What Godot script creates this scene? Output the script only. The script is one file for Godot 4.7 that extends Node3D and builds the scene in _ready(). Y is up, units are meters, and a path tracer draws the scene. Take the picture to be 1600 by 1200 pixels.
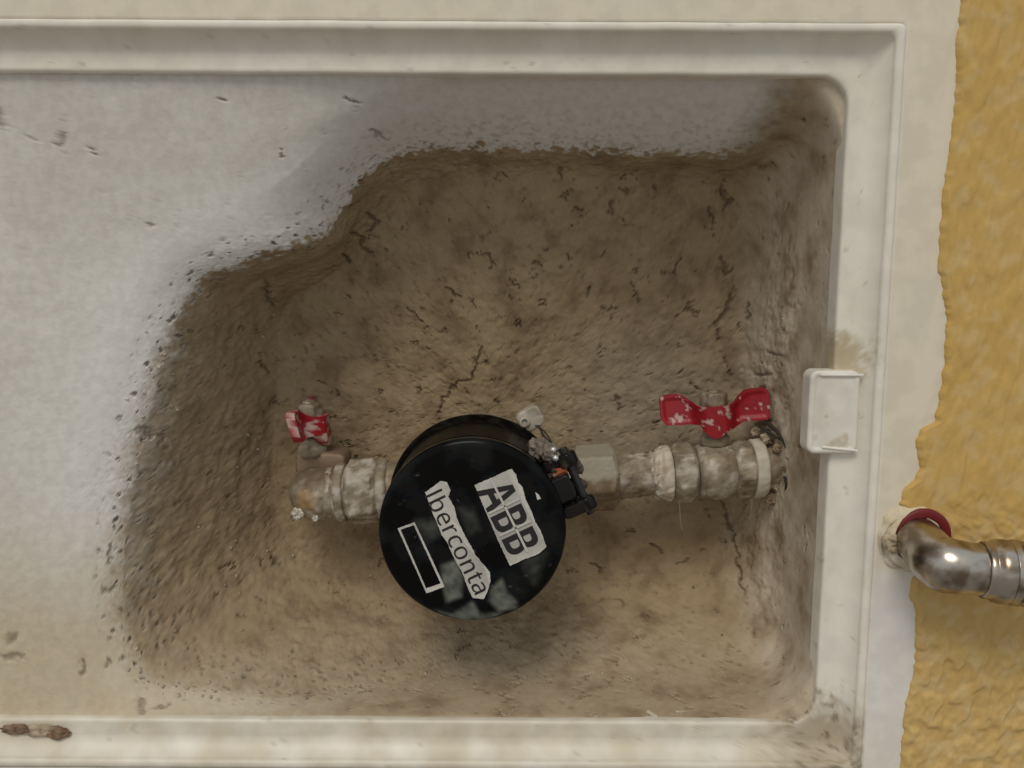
extends Node3D
# A water meter with two red-handled stopcocks in a mortar recess behind a white plastic box frame, set in a yellow stucco wall.
# All sizes below are millimetres (x right, y up, z out of the wall); K turns them into metres. z = 0 is the front of the frame's flange.
const K := 0.001
const A_ := [Vector3(91.6, 148.2, -15), Vector3(-0.8, 147.1, -18), Vector3(-47.8, 142.3, -22), Vector3(-73.4, 128.8, -24), Vector3(-95.9, 113.3, -24), Vector3(-112.3, 96.1, -24),
	Vector3(-157.1, 78.5, -22), Vector3(-183.7, 61, -24), Vector3(-199.9, 28.7, -24), Vector3(-212, -0.7, -22), Vector3(-222.5, -30.3, -20), Vector3(-231.1, -64.1, -20),
	Vector3(-233.6, -105.5, -20), Vector3(-231.3, -139.9, -18), Vector3(-216.1, -167.4, -16), Vector3(-198, -176, -14), Vector3(-100, -177.3, -14), Vector3(100, -177.3, -14),
	Vector3(148, -177, -14), Vector3(157, -172, -14), Vector3(159.6, -160, -14), Vector3(160, -60, -15), Vector3(160, 60, -15), Vector3(159.8, 130, -15),
	Vector3(157, 142, -15), Vector3(148, 147.5, -15)]
const B_ := [Vector3(132.1, 121.4, -68), Vector3(104.7, 117.1, -70), Vector3(69.9, 117.2, -72), Vector3(17, 118.6, -72), Vector3(-35.8, 119.8, -70), Vector3(-56.4, 118.1, -66),
	Vector3(-70.1, 113.7, -64), Vector3(-83.5, 99.7, -60), Vector3(-90.9, 87.5, -56), Vector3(-95.5, 79.5, -66), Vector3(-97, 70.4, -62), Vector3(-112, 65.4, -37.2),
	Vector3(-129.1, 60.1, -36), Vector3(-149.6, 53.1, -34.7), Vector3(-161.6, 47.9, -37.9), Vector3(-169.8, 34.1, -35.8), Vector3(-178.6, 13.4, -34.4), Vector3(-187, -14.3, -33.1),
	Vector3(-195.2, -42.3, -31.7), Vector3(-201.1, -70.4, -30.4), Vector3(-205.2, -98.8, -28.9), Vector3(-205.9, -131, -27.6), Vector3(-197.7, -159.8, -26.2), Vector3(-180, -170, -26.2),
	Vector3(-127, -175.5, -26), Vector3(-37, -176.3, -55), Vector3(78, -176, -60), Vector3(140, -175, -60), Vector3(153, -170, -62), Vector3(158, -158, -64),
	Vector3(158.8, -60, -66), Vector3(158.5, 60, -68), Vector3(157.5, 108, -72), Vector3(153, 124, -85)]
const C_ := [Vector3(128.2, 110.3, -92), Vector3(-0.6, 110.6, -94), Vector3(-55.9, 108.7, -92), Vector3(-72, 97.7, -96), Vector3(-84, 83.5, -104), Vector3(-96.1, 69, -128),
	Vector3(-104.2, 55.1, -128), Vector3(-136.5, 43, -128), Vector3(-149, 31, -128), Vector3(-148.3, -1.4, -128), Vector3(-152.4, -38.4, -128), Vector3(-156.2, -76, -128),
	Vector3(-152.2, -114.3, -128), Vector3(-142.8, -134.5, -128), Vector3(-122, -140, -128), Vector3(-100, -146, -128), Vector3(0, -145, -127), Vector3(85, -142, -126),
	Vector3(132, -133, -126), Vector3(144, -124, -127), Vector3(148, -57.5, -128), Vector3(146.2, 24.6, -128), Vector3(143, 84, -128), Vector3(139.6, 107.3, -128)]
const EDGE := [Vector2(205.5, 194.9), Vector2(204.6, 178.3), Vector2(204.7, 165.7), Vector2(203.8, 161.5), Vector2(205.3, 144.5), Vector2(204.9, 121.5), 
	Vector2(204.2, 107), Vector2(202.5, 92.3), Vector2(202.5, 71.6), Vector2(202.9, 56.6), Vector2(207, 41.4), Vector2(208.6, 32.3), Vector2(208.9, 10.7), Vector2(207.8, -4.9), 
	Vector2(206.2, -17.5), Vector2(199.6, -21.3), Vector2(197.5, -27), Vector2(200.2, -39.8), Vector2(198.8, -46.9), Vector2(192.8, -51.1), Vector2(192.1, -59.2), 
	Vector2(199.2, -62.4), Vector2(212.2, -67.2), Vector2(216.1, -78.6), Vector2(207.5, -91.8), Vector2(200.8, -96.8), Vector2(198.9, -106.8), Vector2(203.1, -111.1), 
	Vector2(204.5, -128.6), Vector2(204.7, -145.6), Vector2(202.8, -155.9), Vector2(201.2, -166.2), Vector2(201.1, -180.1), Vector2(200.9, -197.6), Vector2(200.9, -218.9)]
const LOGO := [Vector2(1.3, 24.2), Vector2(19.7, 32.6), Vector2(22, 29.4), Vector2(22.9, 25.7), Vector2(25.2, 22.9), Vector2(26.6, 17.4), Vector2(29.3, 11.8), 
	Vector2(31.7, 5.3), Vector2(34.4, 0.7), Vector2(37.2, -7.3), Vector2(33.2, -11.1), Vector2(26.8, -13.5), Vector2(19.1, -17.3), Vector2(13.1, -4.2), Vector2(7.6, 8.9)]
const NAMEP := [Vector2(-23.3, 20.4), Vector2(-15.4, 26.2), Vector2(-12.4, 25.5), Vector2(-10.7, 21.8), Vector2(-11.8, 18.3), Vector2(-8.5, 12.1), Vector2(-7.8, 7.9), 
	Vector2(-5.8, 3.2), Vector2(-3.3, -2.4), Vector2(-0.4, -7.2), Vector2(1.7, -11.8), Vector2(4.9, -15.7), Vector2(9, -20.7), Vector2(9.3, -25.9), Vector2(7.7, -30.7), 
	Vector2(6, -34.7), Vector2(0.3, -34.2), Vector2(-2, -29.3), Vector2(-5.2, -20.3), Vector2(-7.9, -15.6), Vector2(-10.6, -9.9), Vector2(-12.4, -5.2), Vector2(-15.3, -1.5), 
	Vector2(-17.6, 5.1), Vector2(-20, 10.6), Vector2(-21.8, 16.2)]
const BOXO := [Vector2(-37.2, 1.7), Vector2(-28.7, 5), Vector2(-13.9, -28.4), Vector2(-23.1, -32)]
const CHIP := [Vector2(31.5, 20.7), Vector2(33.3, 19.3), Vector2(34.3, 17.4), Vector2(32.5, 16.8)]
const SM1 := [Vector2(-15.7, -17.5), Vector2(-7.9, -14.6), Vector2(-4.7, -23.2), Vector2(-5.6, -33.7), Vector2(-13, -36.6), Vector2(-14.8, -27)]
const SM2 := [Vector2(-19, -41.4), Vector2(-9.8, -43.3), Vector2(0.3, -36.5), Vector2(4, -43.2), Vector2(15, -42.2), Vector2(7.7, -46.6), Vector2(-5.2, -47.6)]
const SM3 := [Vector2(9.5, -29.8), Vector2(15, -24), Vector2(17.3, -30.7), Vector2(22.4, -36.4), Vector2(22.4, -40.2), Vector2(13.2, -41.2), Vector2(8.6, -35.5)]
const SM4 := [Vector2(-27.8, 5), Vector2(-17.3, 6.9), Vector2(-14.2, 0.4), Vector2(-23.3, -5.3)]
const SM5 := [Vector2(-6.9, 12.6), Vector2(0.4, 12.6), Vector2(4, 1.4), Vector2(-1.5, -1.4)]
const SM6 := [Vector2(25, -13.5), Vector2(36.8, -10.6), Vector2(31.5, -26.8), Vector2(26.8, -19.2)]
const CRACKS := [[-18.3, 7.7, -22.3, -0.4, 1.6], [-22.3, -0.4, -25.1, -12.6, 1.6], [-25.1, -12.6, -34.4, -16.8, 1.3], [-34.4, -16.8, -44.6, -28.3, 1.3], 
	[-44.6, -28.3, -46.3, -36.5, 1.3], [135.6, 40.6, 131.3, 28.6, 2.2], [131.3, 28.6, 126.3, 22.5, 2.2], [127.5, 20.5, 129.4, 12.5, 1.5], [133.1, 0.4, 138.4, -11.8, 1.2], 
	[152.9, 8.6, 157.9, 4.6, 1.2], [46.8, 44.1, 45.7, 38.1, 1.6], [83.2, 103.8, 83.6, 102.6, 1.2], [58.6, 95.1, 57.9, 89.3, 1.6], [35, 91.1, 42.9, 89.2, 1], 
	[55.8, 32.2, 63.9, 30.2, 1.6], [-71.3, 114.5, -68.3, 108, 1.6], [-83.5, 86.6, -79.6, 82.8, 1.5], [-79.6, 82.8, -85.6, 78.8, 1.5], [-93.6, 74.9, -88.5, 72.9, 1.5], 
	[-88.5, 72.9, -91.7, 69, 1.5], [-91.7, 69, -83.9, 65.1, 1.5], [-100.6, 63.1, -99.1, 59.1, 1.4], [-137.8, 55, -143.3, 43.1, 1.3], [-143.3, 43.1, -145.2, 33.1, 1.3], 
	[-184.2, 40.9, -180.3, 38.1, 1.4], [145.9, 32.7, 144.2, 24.6, 1], [150.1, -19.9, 151.9, -15.8, 1], [123.4, 103.2, 129.6, 95.5, 1.6], [129.6, 95.5, 126.6, 91.6, 1.6], 
	[117.9, 91.6, 121.3, 83.8, 1.2], [62.4, 102.9, 68.3, 101, 1], [102.9, 64.1, 99.3, 52.3, 1.1], [126.8, 64.3, 131.2, 52.4, 1.3], [131.2, 52.4, 135, 56.4, 1.3], 
	[73.5, 48.2, 77.8, 36.3, 1], [-0.3, 47.8, 4.5, 43.9, 1], [-40.3, 43.6, -32.3, 38.9, 1.2], [11.5, 59.7, 17.5, 57.8, 0.9], [26.8, 114.2, 27.7, 106.5, 1], [152.6, -32.2, 154.2, -40.4, 1], 
	[135.7, -90.7, 141.4, -112, 1.1], [141.4, -112, 142.6, -142.1, 1.1], [149.6, -7.6, 153.5, -5.6, 1], [-64.3, 31.6, -56.4, 23.6, 1], [113.5, -16, 116.8, -19.2, 1.4], 
	[101.8, -32.5, 102.8, -38.6, 1.3], [102.8, -38.6, 106.1, -40.7, 1.3], [67, -24.4, 69.2, -32.6, 1.6], [52.7, -134, 56.9, -138.3, 1.3], [91.9, -120.8, 99.6, -127.2, 1.6], 
	[108.9, -133.7, 115, -129.3, 1.1], [-108.4, -169.7, -100.1, -174, 1.4], [-41.3, -187, -32.9, -189.1, 1.4], [-153.3, -126.5, -147.2, -130.7, 1.4], [26.1, -180, 34.5, -175.5, 1.3], 
	[-134.2, -191.9, -125.8, -194.1, 1.2], [154.3, 160.4, 160.2, 159.3, 1.5], [160.2, 159.3, 165.3, 158.2, 1.5], [-153.5, -1.1, -151.7, -9.2, 1.4]]
const MARKS := [[-250.1, 128.8, -248.6, 123.9, 4], [-220.1, 118.3, -221, 113.1, 2.2], [-206.9, 112.5, -205.4, 110.1, 1.6], [-181.2, 77.3, -181.6, 76.1, 1.5], [-197.1, -31.2, -193.9, -31.5, 3.2],
	[-209.4, 148.9, -209.8, 147.7, 1.6], [-181.4, 149.1, -180.8, 147.9, 1.8], [-80.4, 137.2, -75.8, 135.7, 1.6], [-143, 135.4, -139.9, 134.5, 1.2], [-215.1, -115.9, -211.6, -114.2, 2.2],
	[-212, -91.5, -213.4, -98.5, 1.6], [-262.1, -137.4, -264, -141, 2.4], [-266.2, -148.1, -257.8, -148.8, 2.2], [-227.3, -151.5, -225.9, -156.9, 1.8], [-196.1, -173, -193, -180.2, 2],
	[-187.7, -176.5, -181.5, -175.8, 1.4], [-213.8, -153.2, -213.5, -154.3, 1.4], [-71.3, 123.6, -66.6, 122.1, 1.2], [-114, 111.2, -113.7, 110.2, 1.3], [-234.8, 118.2, -234.3, 117.3, 1]]

const HUB := Vector2(-20, -40)
const METER := Vector3(-19.6, -75.3, 0)
const PIPE_TURN := 0.0663
const PIPE_Z := -89.0

var names := {}
var n_fine := noise(11, 0.33, 3)
var n_mid := noise(12, 0.07, 4)
var n_low := noise(13, 0.016, 3)
var n_patch := noise(14, 0.035, 4)
var n_spot := noise(15, 0.16, 3)
var n_cell := cells(16, 0.085)
var n_lump := noise(22, 0.06, 3)
var n_dots := dots(20, 0.13)
var n_mask := noise(17, 0.055, 2)
var n_stucco := noise(19, 0.055, 2)
var n_wear := noise(18, 0.11, 4)
var grain: ImageTexture
var grain_bump: ImageTexture

func _ready() -> void:
	# camera, sky, sun, exposure
	var cam := Camera3D.new()
	cam.name = "camera"
	var pitch := deg_to_rad(7.5)
	cam.fov = rad_to_deg(2.0 * atan(600.0 / 1350.0))
	cam.near = 0.01
	cam.far = 50.0
	cam.position = Vector3(0, 0.42 * sin(pitch), 0.42 * cos(pitch))
	cam.basis = Basis(Vector3.RIGHT, -pitch) * Basis(Vector3.BACK, deg_to_rad(0.3))
	add_child(cam)
	cam.current = true
	var sky_mat := ProceduralSkyMaterial.new()
	sky_mat.sky_top_color = Color(0.82, 0.84, 0.86)
	sky_mat.sky_horizon_color = Color(0.80, 0.795, 0.785)
	sky_mat.sky_curve = 0.2
	sky_mat.ground_horizon_color = Color(0.63, 0.61, 0.575)
	sky_mat.ground_bottom_color = Color(0.56, 0.54, 0.51)
	sky_mat.ground_curve = 0.3
	sky_mat.sun_angle_max = 1.0
	var sky := Sky.new()
	sky.sky_material = sky_mat
	var env := Environment.new()
	env.background_mode = Environment.BG_SKY
	env.sky = sky
	env.tonemap_mode = Environment.TONE_MAPPER_LINEAR
	env.tonemap_exposure = 0.9
	env.sdfgi_enabled = true
	env.ssao_enabled = true
	env.ssil_enabled = true
	var we := WorldEnvironment.new()
	we.name = "world_environment"
	we.environment = env
	add_child(we)
	var sun := DirectionalLight3D.new()
	sun.name = "overcast_sun"
	sun.light_energy = 0.46
	sun.light_angular_distance = 24.0
	sun.light_color = Color(1.0, 0.97, 0.92)
	sun.shadow_enabled = true
	sun.look_at_from_position(Vector3(-0.2, 1.1, 0.9), Vector3.ZERO)
	add_child(sun)

	make_textures()
	build_wall()
	build_recess()
	build_frame()
	build_meter()
	build_unions()
	build_right_valve()
	build_left_valve()
	build_outlet()
	build_debris()

# ---------------------------------------------------------------- helpers

func noise(s: int, f: float, oct: int) -> FastNoiseLite:
	var n := FastNoiseLite.new()
	n.seed = s
	n.noise_type = FastNoiseLite.TYPE_SIMPLEX_SMOOTH
	n.frequency = f
	n.fractal_octaves = oct
	n.fractal_type = FastNoiseLite.FRACTAL_FBM if oct > 1 else FastNoiseLite.FRACTAL_NONE
	return n

func cells(s: int, f: float) -> FastNoiseLite:
	var n := FastNoiseLite.new()
	n.seed = s
	n.noise_type = FastNoiseLite.TYPE_CELLULAR
	n.cellular_return_type = FastNoiseLite.RETURN_DISTANCE2_SUB
	n.fractal_type = FastNoiseLite.FRACTAL_NONE
	n.frequency = f
	n.domain_warp_enabled = true
	n.domain_warp_amplitude = 9.0
	n.domain_warp_frequency = 0.05
	return n

func dots(s: int, f: float) -> FastNoiseLite:
	var n := cells(s, f)
	n.cellular_return_type = FastNoiseLite.RETURN_DISTANCE
	n.domain_warp_amplitude = 5.0
	n.domain_warp_frequency = 0.2
	return n

func numbered(called: String) -> String:
	if not names.has(called):
		names[called] = 0
		return called
	names[called] += 1
	return "%s_%03d" % [called, names[called]]

func thing(called: String, label: String, category: String, at := Vector3.ZERO, turn := 0.0, group := "") -> Node3D:
	var o := Node3D.new()
	o.name = numbered(called)
	add_child(o)
	o.position = at * K
	o.rotation.z = turn
	tag(o, label, category, group)
	return o

func tag(o: Node3D, label: String, category: String, group := "") -> void:
	o.set_meta("label", label)
	o.set_meta("category", category)
	if group != "":
		o.set_meta("group", group)

func part(called: String, mesh: Mesh, mat: Material, parent: Node, at := Vector3.ZERO, basis := Basis.IDENTITY) -> MeshInstance3D:
	var o := MeshInstance3D.new()
	o.name = called
	o.mesh = mesh
	o.material_override = mat
	parent.add_child(o, true)
	o.transform = Transform3D(basis, at * K)
	return o

func mat(rough := 0.8, metal := 0.0, albedo := Color.WHITE, textured := false, bump := 0.0, scale := 40.0) -> StandardMaterial3D:
	var m := StandardMaterial3D.new()
	m.vertex_color_use_as_albedo = true
	m.albedo_color = albedo.linear_to_srgb()
	m.roughness = rough
	m.metallic = metal
	if textured:
		m.albedo_texture = grain
		m.uv1_triplanar = true
		m.uv1_scale = Vector3.ONE * scale
	if bump > 0.0:
		m.uv1_triplanar = true
		m.uv1_scale = Vector3.ONE * scale
		m.normal_enabled = true
		m.normal_texture = grain_bump
		m.normal_scale = bump
	return m

func make_textures() -> void:
	var a := noise(31, 0.012, 5)
	var im := a.get_seamless_image(512, 512)
	im.convert(Image.FORMAT_RGB8)
	var h: Image = im.duplicate()
	for y in 512:
		for x in 512:
			var v := 0.965 + 0.035 * smoothstep(0.25, 0.75, im.get_pixel(x, y).r)
			im.set_pixel(x, y, Color(v, v * 0.995, v * 0.985))
	grain = ImageTexture.create_from_image(im)
	var b := noise(32, 0.03, 5)
	h = b.get_seamless_image(512, 512)
	h.convert(Image.FORMAT_RGBA8)
	h.bump_map_to_normal_map(5.0)
	grain_bump = ImageTexture.create_from_image(h)

# a grid of nu x nv points (row by row) as one smooth mesh; positions in mm
func grid_mesh(p: PackedVector3Array, c: PackedColorArray, nu: int, nv: int, wrap: bool, flip := false) -> ArrayMesh:
	var idx := PackedInt32Array()
	var q := nu if wrap else nu - 1
	idx.resize(q * (nv - 1) * 6)
	var k := 0
	for j in nv - 1:
		for i in q:
			var a := j * nu + i
			var b := j * nu + (i + 1) % nu
			var d := a + nu
			var e := b + nu
			if flip:
				idx[k] = a; idx[k + 1] = d; idx[k + 2] = b
				idx[k + 3] = b; idx[k + 4] = d; idx[k + 5] = e
			else:
				idx[k] = a; idx[k + 1] = b; idx[k + 2] = d
				idx[k + 3] = b; idx[k + 4] = e; idx[k + 5] = d
			k += 6
	return commit(p, c, idx)

func normals_of(p: PackedVector3Array, idx: PackedInt32Array) -> PackedVector3Array:
	var n := PackedVector3Array()
	n.resize(p.size())
	for t in range(0, idx.size(), 3):
		var a := idx[t]
		var b := idx[t + 1]
		var d := idx[t + 2]
		var f := (p[d] - p[a]).cross(p[b] - p[a])
		n[a] += f
		n[b] += f
		n[d] += f
	for i in n.size():
		n[i] = n[i].normalized() if n[i].length_squared() > 1e-20 else Vector3.BACK
	return n

func commit(p: PackedVector3Array, c: PackedColorArray, idx: PackedInt32Array) -> ArrayMesh:
	var arr := []
	arr.resize(Mesh.ARRAY_MAX)
	arr[Mesh.ARRAY_NORMAL] = normals_of(p, idx)
	var s := PackedVector3Array()
	s.resize(p.size())
	for i in p.size():
		s[i] = p[i] * K
	arr[Mesh.ARRAY_VERTEX] = s
	if c.size() == p.size():
		arr[Mesh.ARRAY_COLOR] = c
	arr[Mesh.ARRAY_INDEX] = idx
	var m := ArrayMesh.new()
	m.add_surface_from_arrays(Mesh.PRIMITIVE_TRIANGLES, arr)
	return m

# turned shape about z: profile of (radius, z); shape(angle, radius, z) may change the radius
func lathe(profile: Array, seg: int, tint: Callable, rough := 0.0, shape = null, about := Vector3.BACK) -> ArrayMesh:
	var rows: Array = []
	for i in profile.size() - 1:
		var a: Vector2 = profile[i]
		var b: Vector2 = profile[i + 1]
		var steps := maxi(1, int(a.distance_to(b) / 1.3)) if rough > 0.0 or seg > 90 else 1
		for s in steps:
			rows.append(a.lerp(b, float(s) / steps))
	rows.append(profile[profile.size() - 1])
	var turn := Basis.IDENTITY
	if about == Vector3.RIGHT:
		turn = Basis(Vector3.UP, PI / 2)
	elif about == Vector3.UP:
		turn = Basis(Vector3.RIGHT, -PI / 2)
	var p := PackedVector3Array()
	var c := PackedColorArray()
	for r in rows:
		for i in seg:
			var an := TAU * i / seg
			var rad: float = r.x
			if shape != null:
				rad = shape.call(an, rad, r.y)
			var q: Vector3 = turn * Vector3(cos(an) * rad, sin(an) * rad, r.y)
			if rough > 0.0 and rad > 0.5:
				q += (turn * Vector3(cos(an), sin(an), 0)) * rough * (n_wear.get_noise_3dv(q * 1.6 + Vector3(r.x, 0, 0)) + 0.5 * n_fine.get_noise_3dv(q))
			p.append(q)
			c.append(tint.call(q))
	return grid_mesh(p, c, seg, rows.size(), true, true)

func plain(col: Color) -> Callable:
	return func(_q): return col

func hex_at(an: float, across: float) -> float:
	var a := fposmod(an, PI / 3) - PI / 6
	return across / cos(a)

# hexagonal nut along an axis: across = half the width over flats
func hex_profile(across: float, z0: float, z1: float, bore := 0.0) -> Array:
	var c := across * 0.09
	return [Vector2(bore, z0), Vector2(across * 0.93, z0), Vector2(across * 1.0, z0 + c), Vector2(across * 1.2, z0 + c * 2.2), Vector2(across * 1.2, z1 - c * 2.2), Vector2(across * 1.0, z1 - c), Vector2(across * 0.93, z1), Vector2(bore, z1)]

func hex_shape(across: float) -> Callable:
	return func(an, rad, _z): return minf(rad, minf(hex_at(an, across), across * 1.13))

# round tube along a path with a radius at each point
func tube(path: Array, radii: Array, seg: int, tint: Callable, rough := 0.0, caps := true) -> ArrayMesh:
	var p := PackedVector3Array()
	var c := PackedColorArray()
	var side := Vector3.ZERO
	var rows := 0
	for i in path.size():
		var dir: Vector3 = (path[mini(i + 1, path.size() - 1)] - path[maxi(i - 1, 0)]).normalized()
		if side == Vector3.ZERO:
			side = dir.cross(Vector3.UP if absf(dir.y) < 0.9 else Vector3.RIGHT).normalized()
		side = (side - dir * side.dot(dir)).normalized()
		var up := dir.cross(side)
		var radius: float = radii[i] if radii.size() > 1 else radii[0]
		var loops := [radius]
		if caps and i == 0:
			loops = [0.0, radius]
		elif caps and i == path.size() - 1:
			loops = [radius, 0.0]
		for rr in loops:
			rows += 1
			for k in seg:
				var an := TAU * k / seg
				var off := side * cos(an) + up * sin(an)
				var q: Vector3 = path[i] + off * rr
				if rough > 0.0 and rr > 0.0:
					q += off * rough * (n_wear.get_noise_3dv(q * 1.7) + 0.5 * n_fine.get_noise_3dv(q))
				p.append(q)
				c.append(tint.call(q))
	return grid_mesh(p, c, seg, rows, true, false)

func smooth_path(pts: Array, per: int) -> Array:
	var cv := Curve3D.new()
	for i in pts.size():
		var t: Vector3 = (pts[mini(i + 1, pts.size() - 1)] - pts[maxi(i - 1, 0)]) / 6.0
		cv.add_point(pts[i], -t, t)
	var out: Array = []
	for i in (pts.size() - 1) * per + 1:
		out.append(cv.samplef(float(i) / per))
	return out

# a point on a rounded rectangle, n points a turn, counter-clockwise
func rounded_rect(x0: float, x1: float, y0: float, y1: float, r: float, n: int) -> PackedVector2Array:
	var w := x1 - x0 - 2 * r
	var h := y1 - y0 - 2 * r
	var arc := PI * r / 2
	var out := PackedVector2Array()
	var per := [h, arc, w, arc, h, arc, w, arc]
	var q := n / 8
	for s in 8:
		var share := q if s < 7 else n - 7 * q
		for i in share:
			var t := float(i) / share
			match s:
				0: out.append(Vector2(x1, y0 + r + h * t))
				1: out.append(Vector2(x1 - r, y1 - r) + Vector2.from_angle(t * PI / 2) * r)
				2: out.append(Vector2(x1 - r - w * t, y1))
				3: out.append(Vector2(x0 + r, y1 - r) + Vector2.from_angle(PI / 2 + t * PI / 2) * r)
				4: out.append(Vector2(x0, y1 - r - h * t))
				5: out.append(Vector2(x0 + r, y0 + r) + Vector2.from_angle(PI + t * PI / 2) * r)
				6: out.append(Vector2(x0 + r + w * t, y0))
				7: out.append(Vector2(x1 - r, y0 + r) + Vector2.from_angle(1.5 * PI + t * PI / 2) * r)
	return out

# box with rounded upright edges and chamfered rims, centred, along z
func soft_box(size: Vector3, r: float, ch: float, tint: Callable, n := 64) -> ArrayMesh:
	var p := PackedVector3Array()
	var c := PackedColorArray()
	var hx := size.x / 2
	var hy := size.y / 2
	var hz := size.z / 2
	var rows := [[1.0, -hz], [ch, -hz], [0.3 * ch, -hz + 0.3 * ch], [0.0, -hz + ch], [0.0, hz - ch], [0.3 * ch, hz - 0.3 * ch], [ch, hz], [1.0, hz]]
	for i in rows.size():
		var inset: float = rows[i][0]
		var end := i == 0 or i == rows.size() - 1
		var loop := rounded_rect(-hx + inset, hx - inset, -hy + inset, hy - inset, maxf(r - inset, 0.05), n) if not end else PackedVector2Array()
		for k in n:
			var q := Vector3(0, 0, rows[i][1]) if end else Vector3(loop[k].x, loop[k].y, rows[i][1])
			p.append(q)
			c.append(tint.call(q))
	return grid_mesh(p, c, n, rows.size(), true, true)

# flat piece cut to an outline (mm, counter-clockwise), thickness from z0 to z1
func plate(outline: PackedVector2Array, z0: float, z1: float, tint: Callable) -> ArrayMesh:
	var o := outline
	if Geometry2D.is_polygon_clockwise(o):
		o = o.duplicate()
		o.reverse()
	var tri := Geometry2D.triangulate_polygon(o)
	var st := SurfaceTool.new()
	st.begin(Mesh.PRIMITIVE_TRIANGLES)
	st.set_smooth_group(-1)
	var put := func(v: Vector3):
		st.set_color(tint.call(v))
		st.add_vertex(v * K)
	for t in range(0, tri.size(), 3):
		var a := o[tri[t]]
		var b := o[tri[t + 1]]
		var d := o[tri[t + 2]]
		if (b - a).cross(d - a) < 0:
			var s := b
			b = d
			d = s
		for v in [a, d, b]:
			put.call(Vector3(v.x, v.y, z1))
		for v in [a, b, d]:
			put.call(Vector3(v.x, v.y, z0))
	for i in o.size():
		var a := o[i]
		var b := o[(i + 1) % o.size()]
		for v in [Vector3(a.x, a.y, z0), Vector3(b.x, b.y, z1), Vector3(b.x, b.y, z0), Vector3(a.x, a.y, z0), Vector3(a.x, a.y, z1), Vector3(b.x, b.y, z1)]:
			put.call(v)
	st.generate_normals()
	return st.commit()

func ragged(outline: Array, step: float, amount: float) -> PackedVector2Array:
	var out := PackedVector2Array()
	for i in outline.size():
		var a: Vector2 = outline[i]
		var b: Vector2 = outline[(i + 1) % outline.size()]
		var k := maxi(1, int(a.distance_to(b) / step))
		for s in k:
			var q := a.lerp(b, float(s) / k)
			var off := Vector2(n_fine.get_noise_2d(q.x * 2, q.y * 2), n_fine.get_noise_2d(q.y * 2 + 90, q.x * 2))
			out.append(q + off * amount)
	return out

func inside_soft(q: Vector2, poly: PackedVector2Array, soft: float) -> float:
	var d := 1e9
	for i in poly.size():
		d = minf(d, q.distance_to(Geometry2D.get_closest_point_to_segment(q, poly[i], poly[(i + 1) % poly.size()])))
	if not Geometry2D.is_point_in_polygon(q, poly):
		d = -d
	return smoothstep(-soft, soft, d)

func near_strokes(list: Array) -> Dictionary:
	var h := {}
	for s in list:
		var x0 := int(floor((minf(s[0], s[2]) - 5.0) / 8.0))
		var x1 := int(floor((maxf(s[0], s[2]) + 5.0) / 8.0))
		var y0 := int(floor((minf(s[1], s[3]) - 5.0) / 8.0))
		var y1 := int(floor((maxf(s[1], s[3]) + 5.0) / 8.0))
		for x in range(x0, x1 + 1):
			for y in range(y0, y1 + 1):
				var key := Vector2i(x, y)
				if not h.has(key):
					h[key] = []
				h[key].append(s)
	return h

func stroke_at(h: Dictionary, q: Vector2) -> float:
	var key := Vector2i(int(floor(q.x / 8.0)), int(floor(q.y / 8.0)))
	if not h.has(key):
		return 0.0
	var v := 0.0
	var w := q + Vector2(n_spot.get_noise_2d(q.x * 0.8, q.y * 0.8), n_spot.get_noise_2d(q.y * 0.8, q.x * 0.8 + 50)) * 2.4
	for s in h[key]:
		var d := w.distance_to(Geometry2D.get_closest_point_to_segment(w, Vector2(s[0], s[1]), Vector2(s[2], s[3])))
		v = maxf(v, 1.0 - smoothstep(0.15, 1.0, d / s[4] * (1.0 + 0.9 * n_wear.get_noise_2d(q.x * 3.0, q.y * 3.0))))
	return v

# ---------------------------------------------------------------- setting

func edge_x(y: float) -> float:
	for i in EDGE.size() - 1:
		if y <= EDGE[i].y and y >= EDGE[i + 1].y:
			return lerpf(EDGE[i].x, EDGE[i + 1].x, (EDGE[i].y - y) / maxf(0.01, EDGE[i].y - EDGE[i + 1].y))
	return 203.0

func stucco_tint(q: Vector3) -> Color:
	var v := 0.5 + 0.5 * n_patch.get_noise_2d(q.x, q.y * 0.6)
	var col := Color(0.53, 0.34, 0.10).lerp(Color(0.57, 0.38, 0.13), v)
	return col.lerp(Color(0.60, 0.455, 0.23), clampf(n_mid.get_noise_2d(q.x + 300, q.y) * 1.2, 0, 0.5) + (0.25 if q.y < -100 else 0.25 * smoothstep(-60, -100, q.y)))

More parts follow.
